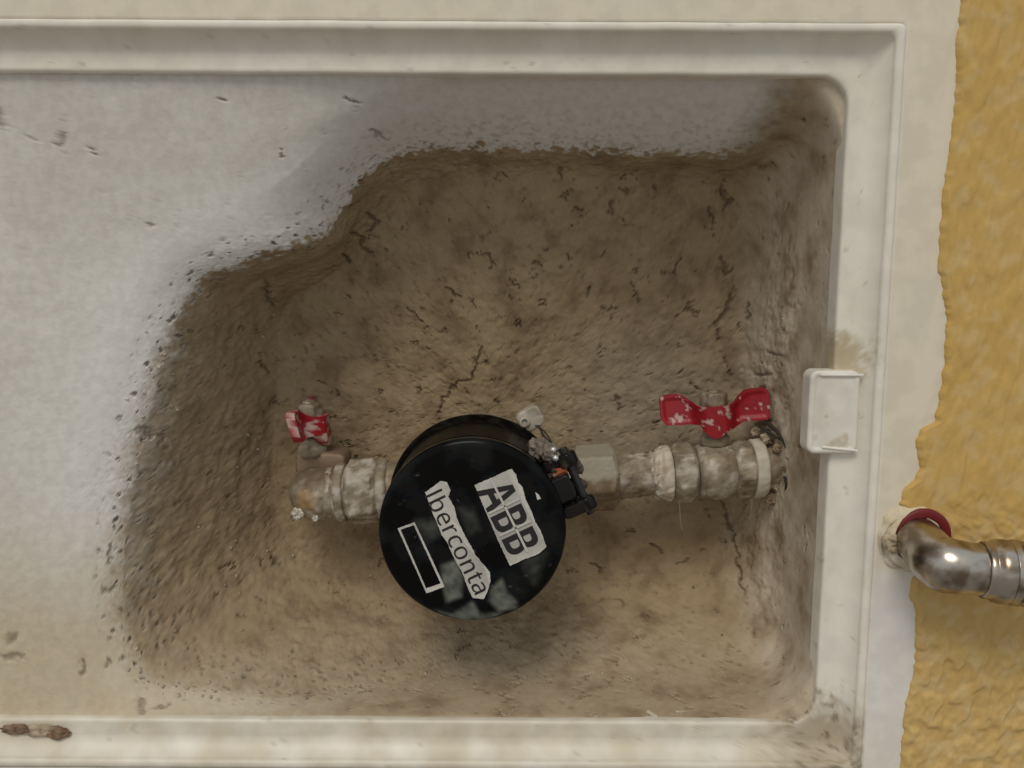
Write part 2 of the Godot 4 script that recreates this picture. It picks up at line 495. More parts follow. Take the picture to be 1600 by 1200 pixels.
func build_wall() -> void:
	var holder := Node3D.new()
	holder.name = "stucco_wall"
	holder.set_meta("kind", "structure")
	holder.set_meta("label", "yellow painted stucco wall to the right of the white frame")
	holder.set_meta("category", "wall")
	add_child(holder)
	var m := mat(0.75, 0.0, Color.WHITE, false, 0.12, 30.0)
	m.metallic_specular = 0.35
	# the stretch beside the frame, with its trowelled relief and the uneven paint line over the flange
	var p := PackedVector3Array()
	var c := PackedColorArray()
	var ny := 560
	var nx := 190
	for j in ny:
		var y := 230.0 - 500.0 * j / (ny - 1)
		var x0 := edge_x(y) + 1.0 * n_spot.get_noise_2d(5, y * 0.9) + 0.25 * n_fine.get_noise_2d(9, y)
		for i in nx:
			var t := float(i) / (nx - 1)
			var x := lerpf(x0, 330.0, t * t * 0.35 + t * 0.65)
			var low := smoothstep(-50, -110, y)
			var w := n_stucco.get_noise_2d(x * 1.5, y * lerpf(0.55, 1.1, low))
			var w2 := n_stucco.get_noise_2d(x * 2.6 + 140, y * lerpf(0.9, 1.9, low))
			var z := 2.2 + lerpf(0.5, 1.1, low) * smoothstep(-0.15, 0.3, w) + 0.6 * w2 + 0.07 * n_fine.get_noise_2d(x, y)
			var e := x - x0
			z = lerpf(-0.6, z, sqrt(clampf(e / 2.6, 0, 1)))
			if i == 0:
				z = -0.6
			var q := Vector3(x, y, z)
			p.append(q)
			c.append(stucco_tint(q))
	part("painted_stucco", grid_mesh(p, c, nx, ny, false, false), m, holder)
	# the rest of the wall round the box, out of the picture
	var far := [[330.0, 900.0, -270.0, 230.0], [-900.0, -456.0, -270.0, 230.0], [-900.0, 900.0, 230.0, 800.0], [-900.0, 900.0, -900.0, -270.0]]
	for f in far:
		var pp := PackedVector3Array()
		var cc := PackedColorArray()
		for j in 60:
			for i in 60:
				var q := Vector3(lerpf(f[0], f[1], i / 59.0), lerpf(f[3], f[2], j / 59.0), 0)
				q.z = 2.4 + 1.2 * n_mid.get_noise_2d(q.x, q.y)
				pp.append(q)
				cc.append(stucco_tint(q))
		part("outer_stucco", grid_mesh(pp, cc, 60, 60, false, false), m, holder)

# where the ray from HUB at an angle meets a closed outline: (radius, z)
func ray_table(outline: Array, n: int) -> PackedVector2Array:
	var out := PackedVector2Array()
	for k in n:
		var dir := Vector2.from_angle(TAU * k / n)
		var best := Vector2(0, -20)
		for i in outline.size():
			var a: Vector3 = outline[i]
			var b: Vector3 = outline[(i + 1) % outline.size()]
			var pa := Vector2(a.x, a.y) - HUB
			var pb := Vector2(b.x, b.y) - HUB
			var d := pb - pa
			var den := dir.cross(d)
			if absf(den) < 1e-9:
				continue
			var r := pa.cross(d) / den
			var u := pa.cross(dir) / den
			if r > 0 and u >= -1e-6 and u <= 1.000001 and r > best.x:
				best = Vector2(r, lerpf(a.z, b.z, u))
		out.append(best)
	return out

func blurred(t: PackedVector2Array, w: int) -> PackedVector2Array:
	var out := t
	for pass_ in 2:
		var a := out.duplicate()
		for k in t.size():
			var sum := Vector2.ZERO
			for d in range(-w, w + 1):
				sum += Vector2(a[posmod(k + d, t.size())].x, a[posmod(k + d * 3, t.size())].y)
			out[k] = sum / (2 * w + 1)
	return out

func corner_pull(before: Vector2, at: Vector2, after: Vector2) -> Vector2:
	return (before - at).limit_length(30.0) * 0.13 + (after - at).limit_length(30.0) * 0.13

func build_recess() -> void:
	var n := 1400
	var rim: Array = []
	for q in rounded_rect(-404, 160.8, -178.8, 149.0, 14, 240):
		rim.append(Vector3(q.x, q.y, -11.5))
	var t0 := ray_table(rim, n)
	var ta := ray_table(A_, n)
	var tb := ray_table(B_, n)
	var tc := ray_table(C_, n)
	ta = blurred(ta, 22)
	tb = blurred(tb, 5)
	tc = blurred(tc, 30)
	# rows: rim to slab edge, slab edge to the brown line, brown line to the back, back to the hub
	var us: Array = []
	for i in 90: us.append(i / 90.0)
	for i in 60: us.append(1.0 + i / 60.0)
	for i in 70: us.append(2.0 + i / 70.0)
	for i in 181: us.append(3.0 + i / 180.0)
	var rows := us.size()
	var p := PackedVector3Array()
	p.resize(rows * n)
	for j in rows:
		var u: float = us[j]
		for k in n:
			var dir := Vector2.from_angle(TAU * k / n)
			var rr: float
			var z: float
			var pts := [t0[k], ta[k], tb[k], tc[k], Vector2(tc[k].x * 0.85, -129.0), Vector2(0.5, -129.0)]
			# straight spans between the outlines, with the corners rounded off
			var s: int = mini(int(u), 3)
			var f := u - s
			var a: Vector2 = pts[s]
			var b: Vector2 = pts[s + 1] if s < 3 else pts[5]
			var v := a.lerp(b, f)
			var round_ := 0.42
			if s > 0 and f < round_:
				v += corner_pull(pts[s - 1], a, b) * pow(1.0 - f / round_, 2.0)
			if s < 3 and f > 1.0 - round_:
				v += corner_pull(a, b, pts[s + 2] if s < 2 else pts[5]) * pow((f - 1.0 + round_) / round_, 2.0)
			rr = v.x
			z = v.y
			p[j * n + k] = Vector3(HUB.x + dir.x * rr, HUB.y + dir.y * rr, z)
	# smooth along the rows a little
	for pass_ in 3:
		var q := p.duplicate()
		for j in range(1, rows - 1):
			for k in n:
				q[j * n + k] = (p[(j - 1) * n + k] + p[j * n + k] * 2.0 + p[(j + 1) * n + k] + p[j * n + (k + 1) % n] + p[j * n + (k + n - 1) % n]) / 6.0
		p = q
	var idx := PackedInt32Array()
	for j in rows - 1:
		for k in n:
			var a := j * n + k
			var b := j * n + (k + 1) % n
			idx.append_array(PackedInt32Array([a, a + n, b, b, a + n, b + n]))
	var nor := normals_of(p, idx)
	var tilt := Basis.from_euler(Vector3(0.62, 0.45, 0.3))
	var cracks := near_strokes(CRACKS)
	var marks := near_strokes(MARKS)
	var col := PackedColorArray()
	col.resize(rows * n)
	for j in rows:
		var u: float = us[j]
		for k in n:
			var i := j * n + k
			var q := p[i]
			var an := TAU * k / n
			var left := smoothstep(0.1, -0.5, cos(an)) if true else 0.0
			var g := tilt * q
			var low := n_low.get_noise_3dv(g)
			var mid := n_mid.get_noise_3dv(g)
			var fine := n_fine.get_noise_3dv(g)
			var patch := n_patch.get_noise_3dv(g)
			var spot := n_spot.get_noise_3dv(g)
			var deep := smoothstep(1.7, 2.3, u)
			# how white: the smooth coat of white plaster on the left slab and the roof of the recess
			var edge := 2.0 + 0.22 * spot + 0.16 * mid + 0.08 * fine
			var soft := 0.05 + 0.40 * smoothstep(70, -40, q.y) * smoothstep(-60, -120, q.x)
			var whole := 1.0 - smoothstep(edge - 0.04 - soft, edge + soft * 0.7, u)
			var roof_end := smoothstep(142, 112, q.x + 6 * mid + 4 * spot) if q.y > 60 or q.x < 0 else 0.0
			var floor_end := smoothstep(-158, -128, q.y + 10 * mid) if q.x < -90 else 0.0
			var sides := roof_end if q.y > 0 else smoothstep(-60, -150, q.x + 12 * mid)
			var white := whole * (sides if q.x > -150 else 1.0)
			var down := smoothstep(-50, -150, q.y + 14 * mid)
			# pits and short cracks
			var cell := n_cell.get_noise_3dv(g)
			var mask := smoothstep(0.40, 0.58, n_mask.get_noise_3dv(g * 1.2 + Vector3(70, 0, 0)) + 0.25 * low)
			var crack := (1.0 - smoothstep(-0.985, -0.91 + 0.05 * fine, cell)) * mask * (1.0 - 0.85 * white)
			var made := stroke_at(cracks, Vector2(q.x, q.y)) * smoothstep(-60, -100, q.z)
			made = maxf(made, stroke_at(marks, Vector2(q.x, q.y)) * smoothstep(-60, -40, q.z) * 0.8)
			crack = maxf(crack, made)
			# scattered specks of dirt and holes
			var speck := (1.0 - smoothstep(0.10, 0.24, n_dots.get_noise_3dv(g) + 1.0)) * smoothstep(-0.1, 0.25, n_mask.get_noise_3dv(g + Vector3(0, 0, 300))) * (1.0 - 0.75 * white) * smoothstep(2.75, 3.05, u)
			crack = maxf(crack, speck * 0.5)
			# coarse, stony band where the coat breaks off on the left
			var band := smoothstep(1.25, 1.8, u) * (1.0 - smoothstep(2.7, 3.2, u)) * smoothstep(0.2, -0.5, cos(an))
			var under := smoothstep(2.0, 2.3, u) * smoothstep(-120, -150, q.y)
			var stone := maxf(band, under * 0.7)
			var pit := smoothstep(0.36, 0.62, spot + 0.3 * fine) * stone * smoothstep(2.6, 2.0, u)
			var d := 1.6 * low * deep + 0.9 * mid * lerpf(0.2, 1.3, deep) + 0.16 * spot * deep + 0.04 * fine
			d += stone * (0.28 * spot + 0.12 * fine)
			d -= crack * 1.5 + pit * 1.8
			# lumps of mortar on the back, and chips out of it
			var lump := n_lump.get_noise_3dv(g)
			d += deep * (0.5 * smoothstep(-0.1, 0.35, lump) + 0.15 * spot - 0.6 * smoothstep(0.25, 0.5, n_wear.get_noise_3dv(g * 1.3 + Vector3(50, 0, 0))))
			if u < 1.0:
				d *= smoothstep(0.0, 0.25, u)
			p[i] = q + nor[i] * d
			# colour
			var brown := Color(0.37, 0.28, 0.174)
			brown = brown.lerp(Color(0.455, 0.36, 0.233), clampf(0.5 + 1.1 * patch, 0, 1) * 0.75)
			brown = brown.lerp(Color(0.26, 0.19, 0.12), clampf(-patch * 1.6 - 0.15 + 0.6 * mid, 0, 0.7))
			brown = brown.lerp(Color(0.37, 0.325, 0.255), 0.55 * smoothstep(95, 15, Vector2(q.x - 90, q.y + 40).length()))
			brown = brown.lerp(Color(0.50, 0.415, 0.30), 0.7 * smoothstep(-150, -174, q.y) * clampf(0.8 + patch, 0, 1))
			brown = brown.lerp(Color(0.66, 0.58, 0.47), 0.9 * smoothstep(130, 157, q.x) * clampf(0.7 + patch, 0, 1))
			brown = brown.lerp(Color(0.34, 0.27, 0.185), 0.3 * band)
			brown = brown * 0.92
			var pale := Color(0.66, 0.65, 0.615).lerp(Color(0.60, 0.585, 0.545), clampf(0.5 + patch, 0, 1))
			pale = pale.lerp(Color(0.74, 0.74, 0.73), 0.85 * smoothstep(0.7, 1.2, u))
			pale = pale.lerp(Color(0.52, 0.44, 0.31), 0.85 * down * (1.0 - 0.2 * patch))
			pale = pale.lerp(Color(0.40, 0.37, 0.32), clampf((spot - 0.1) * 1.6, 0, 0.45) * smoothstep(1.1, 1.8, u))
			var cc := brown.lerp(pale, white)
			cc = cc.lerp(Color(0.10, 0.07, 0.045), clampf(crack * 0.62 + pit * 0.6, 0, 0.85))
			cc = cc.lerp(Color(0.17, 0.12, 0.075), 0.4 * smoothstep(0.36, 0.6, n_wear.get_noise_3dv(g * 0.9 + Vector3(0, 400, 0))) * (1.0 - 0.8 * white))
			cc = cc * (1.0 + 0.05 * fine)
			cc.a = 1.0
			col[i] = cc
	# loose grit caught on the lower slopes
	var pick := RandomNumberGenerator.new()
	pick.seed = 77
	var spots: Array = []
	var tries := 0
	while spots.size() < 420 and tries < 60000:
		tries += 1
		var i := pick.randi_range(120 * n, (rows - 60) * n - 1)
		var q := p[i]
		var chance := 0.9 if q.y < -135 else (0.5 if q.x < -130 else 0.06)
		if n_mask.get_noise_3dv(q) > -0.05 and pick.randf() < chance:
			spots.append([q, col[i]])
	var mm := MultiMesh.new()
	mm.transform_format = MultiMesh.TRANSFORM_3D
	mm.use_colors = true
	mm.mesh = blob(1.0, 4, Color(1, 1, 1), Vector3(1, 0.8, 0.7), 8)
	mm.instance_count = spots.size()
	for i in spots.size():
		var size := pick.randf_range(0.5, 1.0) * pick.randf_range(0.6, 1.5)
		var b := Basis.from_euler(Vector3(pick.randf() * TAU, pick.randf() * TAU, pick.randf() * TAU)).scaled(Vector3.ONE * size)
		mm.set_instance_transform(i, Transform3D(b, spots[i][0] * K))
		var cc: Color = spots[i][1]
		mm.set_instance_color(i, cc.lerp(Color(0.5, 0.43, 0.34), pick.randf() * 0.6) * pick.randf_range(0.7, 1.15))
	var grit := MultiMeshInstance3D.new()
	grit.name = "loose_grit"
	grit.multimesh = mm
	grit.material_override = mat(0.95, 0.0)
	grit.set_meta("kind", "stuff")
	grit.set_meta("label", "loose mortar grit caught on the lower slopes of the recess")
	grit.set_meta("category", "grit")
	add_child(grit)
	var o := MeshInstance3D.new()
	o.name = "recess_wall"
	o.mesh = commit(p, col, idx)
	var m := mat(0.95, 0.0, Color.WHITE, true, 0.16, 23.0)
	m.metallic_specular = 0.2
	o.material_override = m
	o.set_meta("kind", "structure")
	o.set_meta("label", "rough brown mortar recess with a white plaster coat along its left and top")
	o.set_meta("category", "wall")
	add_child(o)

# ---------------------------------------------------------------- white plastic frame

func frame_tint(q: Vector3) -> Color:
	var c := Color(0.80, 0.78, 0.715)
	var flange := smoothstep(180.5, 182, q.x) + smoothstep(168, 169.5, q.y)
	if flange > 0.5:
		c = Color(0.74, 0.68, 0.555).lerp(Color(0.76, 0.75, 0.73), smoothstep(-88, -98, q.y))
	var v := n_patch.get_noise_3dv(q)
	c = c.lerp(Color(0.70, 0.66, 0.56), clampf(0.2 + 0.5 * n_low.get_noise_3dv(q * 0.7) + v * 0.12, 0, 0.5))
	if flange < 0.5:
		# grime in the rebate, most of it along the bottom and in the lower right corner
		var low := smoothstep(-150, -190, q.y)
		var corner := smoothstep(34, 10, Vector2(q.x - 160, q.y + 188).length() + 14 * n_spot.get_noise_3dv(q))
		c = c.lerp(Color(0.50, 0.42, 0.285), low * clampf(0.35 + 0.5 * n_low.get_noise_3dv(q * 2.0), 0, 0.6))
		c = c.lerp(Color(0.40, 0.33, 0.235), 0.75 * corner)
		c = c.lerp(Color(0.16, 0.12, 0.08), 0.7 * corner * smoothstep(0.12, 0.4, n_wear.get_noise_3dv(q * 1.3)))
		c = c.lerp(Color(0.36, 0.31, 0.23), 0.4 * smoothstep(0.52, 0.62, n_spot.get_noise_3dv(q * 0.7 + Vector3(9, 4, 0))))
		c = c.lerp(Color(0.44, 0.36, 0.21), 0.8 * smoothstep(16, 6, Vector2(q.x - 163, q.y - 14).length() + 8 * n_spot.get_noise_3dv(q)))
	return c

func frame_band(profile: Array, n: int) -> ArrayMesh:
	var p := PackedVector3Array()
	var c := PackedColorArray()
	for f in profile:
		var d: float = f.x
		var r := lerpf(3.0, 13.5, clampf(d / 19.0, 0, 1))
		if d < -3:
			r = 3.0
		for q in rounded_rect(-423 + d, 178.2 - d, -197.8 + d, 165.9 - d, r, n):
			var v := Vector3(q.x, q.y, f.y)
			v.x += 0.25 * n_low.get_noise_2d(q.y, 3)
			v.y += 0.25 * n_low.get_noise_2d(q.x, 8)
			p.append(v)
			c.append(frame_tint(v))
	return grid_mesh(p, c, n, profile.size(), true, true)

func build_frame() -> void:
	var t := thing("meter_box_frame", "white plastic frame of the recessed meter box, stepped rebate round the opening", "frame")
	var m := mat(0.42, 0.0, Color.WHITE, true, 0.05, 9.0)
	m.metallic_specular = 0.4
	var flange: Array = [Vector2(-33, -6), Vector2(-33, -0.6), Vector2(-32.4, 0)]
	for i in 20: flange.append(Vector2(lerpf(-31, -2.9, i / 19.0), 0.0))
	flange.append(Vector2(-2.6, -0.8))
	part("outer_flange", frame_band(flange, 1600), m, t)
	part("raised_lip", frame_band([Vector2(-2.6, -1), Vector2(-2.5, 0.2), Vector2(-2.1, 1.0), Vector2(-1.3, 1.3), Vector2(-0.2, 1.4), Vector2(0.7, 1.2), Vector2(1.4, 0.7), Vector2(1.8, 0.0), Vector2(2.0, -1.2), Vector2(2.0, -2)], 1600), m, t)
	var reb: Array = [Vector2(1.7, -0.6), Vector2(2.3, -2.2), Vector2(3.5, -4.0), Vector2(5, -5.6), Vector2(6.5, -6.8), Vector2(8, -7.6), Vector2(9.5, -8.0)]
	for i in 12: reb.append(Vector2(10.3 + i * 0.65, -8.1))
	reb.append_array([Vector2(18.2, -8.3), Vector2(18.8, -8.8), Vector2(19.1, -9.6), Vector2(19.2, -11), Vector2(19.3, -20)])
	part("door_rebate", frame_band(reb, 1800), m, t)
	# hinge tab that reaches over the opening on the right
	var tab_tint := func(q: Vector3):
		var c := Color(0.77, 0.75, 0.69)
		c = c.lerp(Color(0.62, 0.58, 0.50), clampf(0.15 + n_patch.get_noise_3dv(q * 1.5), 0, 0.5))
		var wedge := smoothstep(1.2, -1.6, (q.y + 11.0) + 1.5 * n_wear.get_noise_3dv(q * 2.0) + 0.62 * (5.0 - q.x)) * smoothstep(-17.8, -16.6, q.y) * smoothstep(-6.0, -4.5, q.x) * smoothstep(8.4, 7.2, q.x + 0.6 * n_spot.get_noise_3dv(q))
		c = c.lerp(Color(0.43, 0.355, 0.22), 0.7 * wedge * (0.75 + 0.5 * n_spot.get_noise_3dv(q * 2.0)))
		c = c.lerp(Color(0.32, 0.30, 0.27), 0.5 * smoothstep(1.3, 0.5, Vector2(q.x + 3.5, q.y + 2.0).length()))
		c = c.lerp(Color(0.38, 0.36, 0.36), 0.35 * smoothstep(2.2, 0.8, Vector2(q.x + 8.5, q.y + 12.5).length()))
		return c
	var pp := PackedVector3Array()
	var cc := PackedColorArray()
	var n := 320
	var hx := 12.4
	var hy := 20.8
	var lv := [[0.0, -9.0], [0.0, 0.6], [0.25, 1.3], [0.8, 1.8], [1.5, 2.0], [2.4, 1.9], [2.9, 1.5], [3.5, 1.4]]
	for i in 15: lv.append([3.5 + i * 0.635, 1.4])
	for l in lv:
		for q in rounded_rect(-hx + l[0], hx - l[0], -hy + l[0], hy - l[0], maxf(4.2 - l[0], 0.004), n):
			var v := Vector3(q.x, q.y, l[1])
			pp.append(v)
			cc.append(tab_tint.call(v))
	var mid := grid_mesh(pp, cc, n, lv.size(), true, true)
	var tab := part("hinge_tab", mid, m, t, Vector3(158.6, -13.9, -5.6))
	part("upper_rib", soft_box(Vector3(21, 1.3, 2.2), 0.5, 0.4, plain(Color(0.79, 0.775, 0.72))), m, tab, Vector3(3.0, 18.7, 1.6))
	part("lower_rib", soft_box(Vector3(18, 1.2, 2.0), 0.5, 0.4, plain(Color(0.79, 0.78, 0.74))), m, tab, Vector3(4.0, -18.2, 1.5), Basis(Vector3.BACK, -0.10))
	# repair plaster where the outlet pipe leaves the wall
	var pl := PackedVector3Array()
	var pc := PackedColorArray()
	for j in 40:
		for i in 90:
			var an := TAU * i / 90.0
			var rr := lerpf(11.0, 19.0 + 2.5 * n_spot.get_noise_2d(cos(an) * 9, sin(an) * 9), j / 39.0)
			var q := Vector3(cos(an) * rr * 0.95, sin(an) * rr, 0)
			var s := j / 39.0
			q.z = 5.0 * (1.0 - s * s) * smoothstep(0, 0.12, s + 0.04) + 1.1 * n_wear.get_noise_3d(q.x * 1.3, q.y * 1.3, 5) * (1 - s) - 0.8 * s
			q.z -= 1.6 * smoothstep(1.0, 0.3, absf(rr - 15.2 - 1.5 * sin(an * 2.0))) * smoothstep(-0.35, -0.7, cos(an - 0.35))
			pl.append(q)
			pc.append(Color(0.66, 0.60, 0.50).lerp(Color(0.60, 0.49, 0.30), clampf(0.3 + 0.9 * n_patch.get_noise_2d(q.x * 2, q.y * 2) + 0.4 * smoothstep(2, 14, q.y), 0, 0.8)))
	var fill := MeshInstance3D.new()
	fill.name = "plaster_collar"
	fill.mesh = grid_mesh(pl, pc, 90, 40, true, false)
	var fm := mat(0.85, 0.0, Color.WHITE, true, 0.4, 40.0)
	fill.material_override = fm
	fill.position = Vector3(199.5, -75.5, -0.2) * K
	add_child(fill)
	tag(fill, "cracked ring of cream repair plaster round the outlet pipe beside the frame", "plaster")

# ---------------------------------------------------------------- the meter

func lid_tint(q: Vector3) -> Color:
	var c := Color(0.006, 0.0065, 0.007)
	var at := Vector2(q.x, q.y)
	var n := 0.5 + n_wear.get_noise_2d(q.x * 1.2, q.y * 1.2)
	var reflection_and_smudge := Color(0.16, 0.17, 0.145)  # grey reflections painted into the lower lid colour, with smudges beside the stickers
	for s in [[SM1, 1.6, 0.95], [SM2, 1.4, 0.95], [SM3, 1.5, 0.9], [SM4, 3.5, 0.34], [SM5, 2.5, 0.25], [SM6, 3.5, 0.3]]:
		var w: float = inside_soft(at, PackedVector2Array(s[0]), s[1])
		c = c.lerp(reflection_and_smudge, clampf(w * s[2] * (0.45 + 0.7 * n), 0, 1))
	c = c.lerp(Color(0.03, 0.032, 0.03), 0.5 * clampf(n_patch.get_noise_2d(q.x, q.y) + 0.1, 0, 1))
	c = c.lerp(Color(0.14, 0.13, 0.11), 0.5 * smoothstep(0.62, 0.7, n_fine.get_noise_2d(q.x, q.y)))
	return c

func build_meter() -> void:
	var t := thing("water_meter", "round water meter with a glossy black hinged lid bearing worn white stickers", "water meter", METER)
	var black := mat(0.13, 0.0)
	black.metallic_specular = 0.3
	var cup_black := mat(0.3, 0.0)
	cup_black.metallic_specular = 0.12
	var lid_black := mat(0.16, 0.0)
	lid_black.metallic_specular = 0.2
	var dark := func(q: Vector3): return Color(0.008, 0.008, 0.009).lerp(Color(0.10, 0.08, 0.06), 0.8 * smoothstep(0.05, 0.4, n_wear.get_noise_3dv(q * 1.4)))
	# brass body under the register
	var body := part("brass_body", lathe([Vector2(0, -112), Vector2(24, -111), Vector2(36, -106), Vector2(42, -97), Vector2(44, -86), Vector2(44, -76), Vector2(45, -70), Vector2(46, -68), Vector2(46, -66.5), Vector2(44, -66.2), Vector2(0, -66)], 120, metal_tint(0.5, 21), 0.6), mat(0.55, 0.35), t)
	body.position.y = 0.0028
	for s in [-1, 1]:
		part("pipe_stub", lathe([Vector2(0, 0), Vector2(16, 0), Vector2(15.5, 20), Vector2(0, 20.5)], 60, metal_tint(0.5, 22 + s), 0.4, null, Vector3.RIGHT), mat(0.55, 0.35), t, Vector3(40 if s > 0 else -60, 2.8 + (2.6 if s > 0 else -3.3), PIPE_Z), Basis(Vector3.BACK, PIPE_TURN))
	# black register cup with a flared foot ring
	part("register_cup", lathe([Vector2(44, -66), Vector2(48.4, -65.6), Vector2(49.6, -64.2), Vector2(50.0, -62), Vector2(49.6, -59.8), Vector2(48.6, -58.2), Vector2(47.4, -57), Vector2(46.8, -55), Vector2(46.9, -30), Vector2(47.0, -14), Vector2(46.0, -12.8), Vector2(30, -12.5)], 160, func(q: Vector3): return Color(0.006, 0.0055, 0.005).lerp(Color(0.04, 0.033, 0.026), clampf(n_wear.get_noise_3dv(q) * 0.7, 0, 0.5))), cup_black, t)
	var lid_prof: Array = [Vector2(40, -13), Vector2(46.2, -12.6), Vector2(47.0, -11.8), Vector2(47.3, -10.5), Vector2(47.3, -6.4), Vector2(47.05, -5.2), Vector2(46.4, -4.2), Vector2(45.2, -3.5), Vector2(43.6, -3.2)]
	for i in 40: lid_prof.append(Vector2(43.0 - i * 1.1, -3.2 + 0.5 * (1.0 - pow((43.0 - i * 1.1) / 43.0, 2.0))))
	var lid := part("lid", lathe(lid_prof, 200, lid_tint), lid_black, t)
	# what is stuck on the lid
	var white := mat(0.6, 0.0, Color(0.60, 0.59, 0.56), true, 0.0, 60.0)
	white.vertex_color_use_as_albedo = true
	var worn := func(q: Vector3):
		var v := clampf(0.35 + 1.3 * n_spot.get_noise_2d(q.x * 1.4, q.y * 1.4), 0, 1)
		return Color(1, 1, 0.98).lerp(Color(0.42, 0.42, 0.42), v * 0.7)
	var ink := mat(0.45, 0.0, Color(0.012, 0.012, 0.012))
	var turn := Basis(Vector3.BACK, deg_to_rad(-63.8))
	var nm := part("name_sticker", plate(ragged(NAMEP, 0.8, 0.28), -2.75, -2.42, worn), white, lid)
	lettering("lberconta", 57.0, 9.6, Vector3(-6.9, -5.2, -2.44), turn, ink, nm, false)
	var lg := part("logo_sticker", plate(ragged(LOGO, 0.8, 0.3), -2.95, -2.42, worn), white, lid)
	lettering("ABB", 38.0, 17.5, Vector3(18.6, 8.0, -2.44), turn, ink, lg, true)
	var cut := func(a: Vector2, b: Vector2, w: float):
		var d := (b - a).normalized().orthogonal() * w * 0.5
		part("white_line", plate(PackedVector2Array([a - d, b - d, b + d, a + d]), -2.3, -1.86, plain(Color(0.9, 0.9, 0.88))), white, lg)
	var along := Vector2.from_angle(deg_to_rad(-63.8))
	var up := along.orthogonal() * -1.0
	var mid := Vector2(18.6, 8.0)
	cut.call(mid - along * 20.5 + up * 0.4, mid + along * 20.0 + up * 0.4, 1.1)
	for s in [-6.3, 6.4]:
		cut.call(mid + along * s - up * 8.6, mid + along * s + up * 8.8, 1.0)
	var q := PackedVector2Array(BOXO)
	var inner := PackedVector2Array()
	var ctr := (q[0] + q[1] + q[2] + q[3]) / 4.0
	for v in q:
		var d := v - ctr
		var a := d.dot(along)
		var b := d.dot(up)
		inner.append(ctr + along * (a - signf(a) * (1.1 if a < 0 else 2.3)) + up * (b - signf(b) * 1.0))
	var bx := Node3D.new()
	bx.name = "empty_box_sticker"
	lid.add_child(bx, true)
	for i in 4:
		var j := (i + 1) % 4
		part("box_side", plate(ragged([q[i], q[j], inner[j], inner[i]], 0.8, 0.18), -3.0 - 0.05 * (i % 2), -2.6 - 0.03 * (i % 2), worn), white, bx)
	part("paint_chip", plate(PackedVector2Array(CHIP), -3.1, -2.75, plain(Color(1.3, 1.3, 1.3))), white, lid)
	# hinge of the lid, upper right, with the seal that hangs in it
	var he := Node3D.new()
	he.name = "lid_hinge"
	t.add_child(he, true)
	he.rotation.z = deg_to_rad(24.0)
	part("knuckle", soft_box(Vector3(11, 13, 9), 2.0, 1.2, plain(Color(0.012, 0.012, 0.012))), black, he, Vector3(50, 1, -10))
	for s in [-1, 1]:
		part("hinge_lug", soft_box(Vector3(16, 7, 14), 2.5, 1.2, plain(Color(0.016, 0.015, 0.014))), black, he, Vector3(53, 12.5 * s, -19 - 2 * s))
		part("lug_end", lathe([Vector2(0, -3.5), Vector2(4.4, -3.5), Vector2(5.2, -2.6), Vector2(5.2, 2.6), Vector2(4.4, 3.5), Vector2(0, 3.5)], 40, dark, 0.0, null, Vector3.UP), black, he, Vector3(58, 12.5 * s, -15))
	part("hinge_arm", soft_box(Vector3(20, 9, 26), 3.0, 1.5, plain(Color(0.010, 0.010, 0.010))), black, he, Vector3(48, -12, -30))
	part("hinge_pin", lathe([Vector2(0, -19), Vector2(2.0, -18.6), Vector2(2.2, 18.6), Vector2(0, 19)], 24, plain(Color(0.03, 0.03, 0.03)), 0.0, null, Vector3.UP), mat(0.4, 0.3), he, Vector3(58, 0, -15))
	for b in [[51.0, 19.0, -16.0, 5.0], [60.0, 5.0, -22.0, 4.0], [57.0, -4.0, -24.0, 4.5], [46.0, 22.0, -22.0, 5.5]]:
		part("dirt_crust", blob(b[3], 61 + int(b[0]), Color(0.10, 0.075, 0.055) if b[3] < 5.0 else Color(0.22, 0.18, 0.14)), mat(0.9, 0.0), he, Vector3(b[0], b[1], b[2]))
	for s in 2:
		part("rivet", lathe([Vector2(0, 1.6), Vector2(1.1, 1.3), Vector2(1.6, 0.5), Vector2(1.7, 0), Vector2(0, 0)], 20, plain(Color(0.6, 0.6, 0.6))), mat(0.4, 0.6), he, Vector3(53.5 - s * 0.6, 20.2 - s * 4.2, -12.5 + s))
	var seal := part("orange_seal", plate(ragged([Vector2(38.8, 30.5), Vector2(45.2, 31.5), Vector2(47.0, 29.0), Vector2(43.2, 25.6), Vector2(39.8, 23.2)], 1.0, 0.3), -13.5, -9.0, func(p: Vector3): return Color(0.42, 0.10, 0.035).lerp(Color(0.55, 0.42, 0.33), smoothstep(27.0, 25.0, p.y + 0.4 * (p.x - 43)))), mat(0.5, 0.0), t)
	seal.position = Vector3(0.0015, -0.0005, -0.004)
	# sealing ear on the upper right of the body
	var ear := part("sealing_ear", soft_box(Vector3(15, 13, 8), 4.5, 1.6, metal_tint(0.75, 33)), mat(0.6, 0.2), t, Vector3(30, 47, -66), Basis(Vector3.BACK, 0.55))
	part("ear_hole", lathe([Vector2(1.6, 0.8), Vector2(2.4, 1.0), Vector2(3.2, 0.5), Vector2(3.4, -0.4)], 30, metal_tint(0.8, 34)), mat(0.5, 0.3), ear, Vector3(-3.5, 0.5, 4.3))
	for s in 3:
		part("seal_wire", tube(smooth_path([Vector3(33 + s, 44, -60), Vector3(38, 42 - 2 * s, -50 + 4 * s), Vector3(42 + s, 37 - s, -34), Vector3(44, 32 + s, -22), Vector3(42 - s, 29, -12)], 6), [0.5], 8, plain(Color(0.05, 0.045, 0.04))), mat(0.5, 0.2), t)

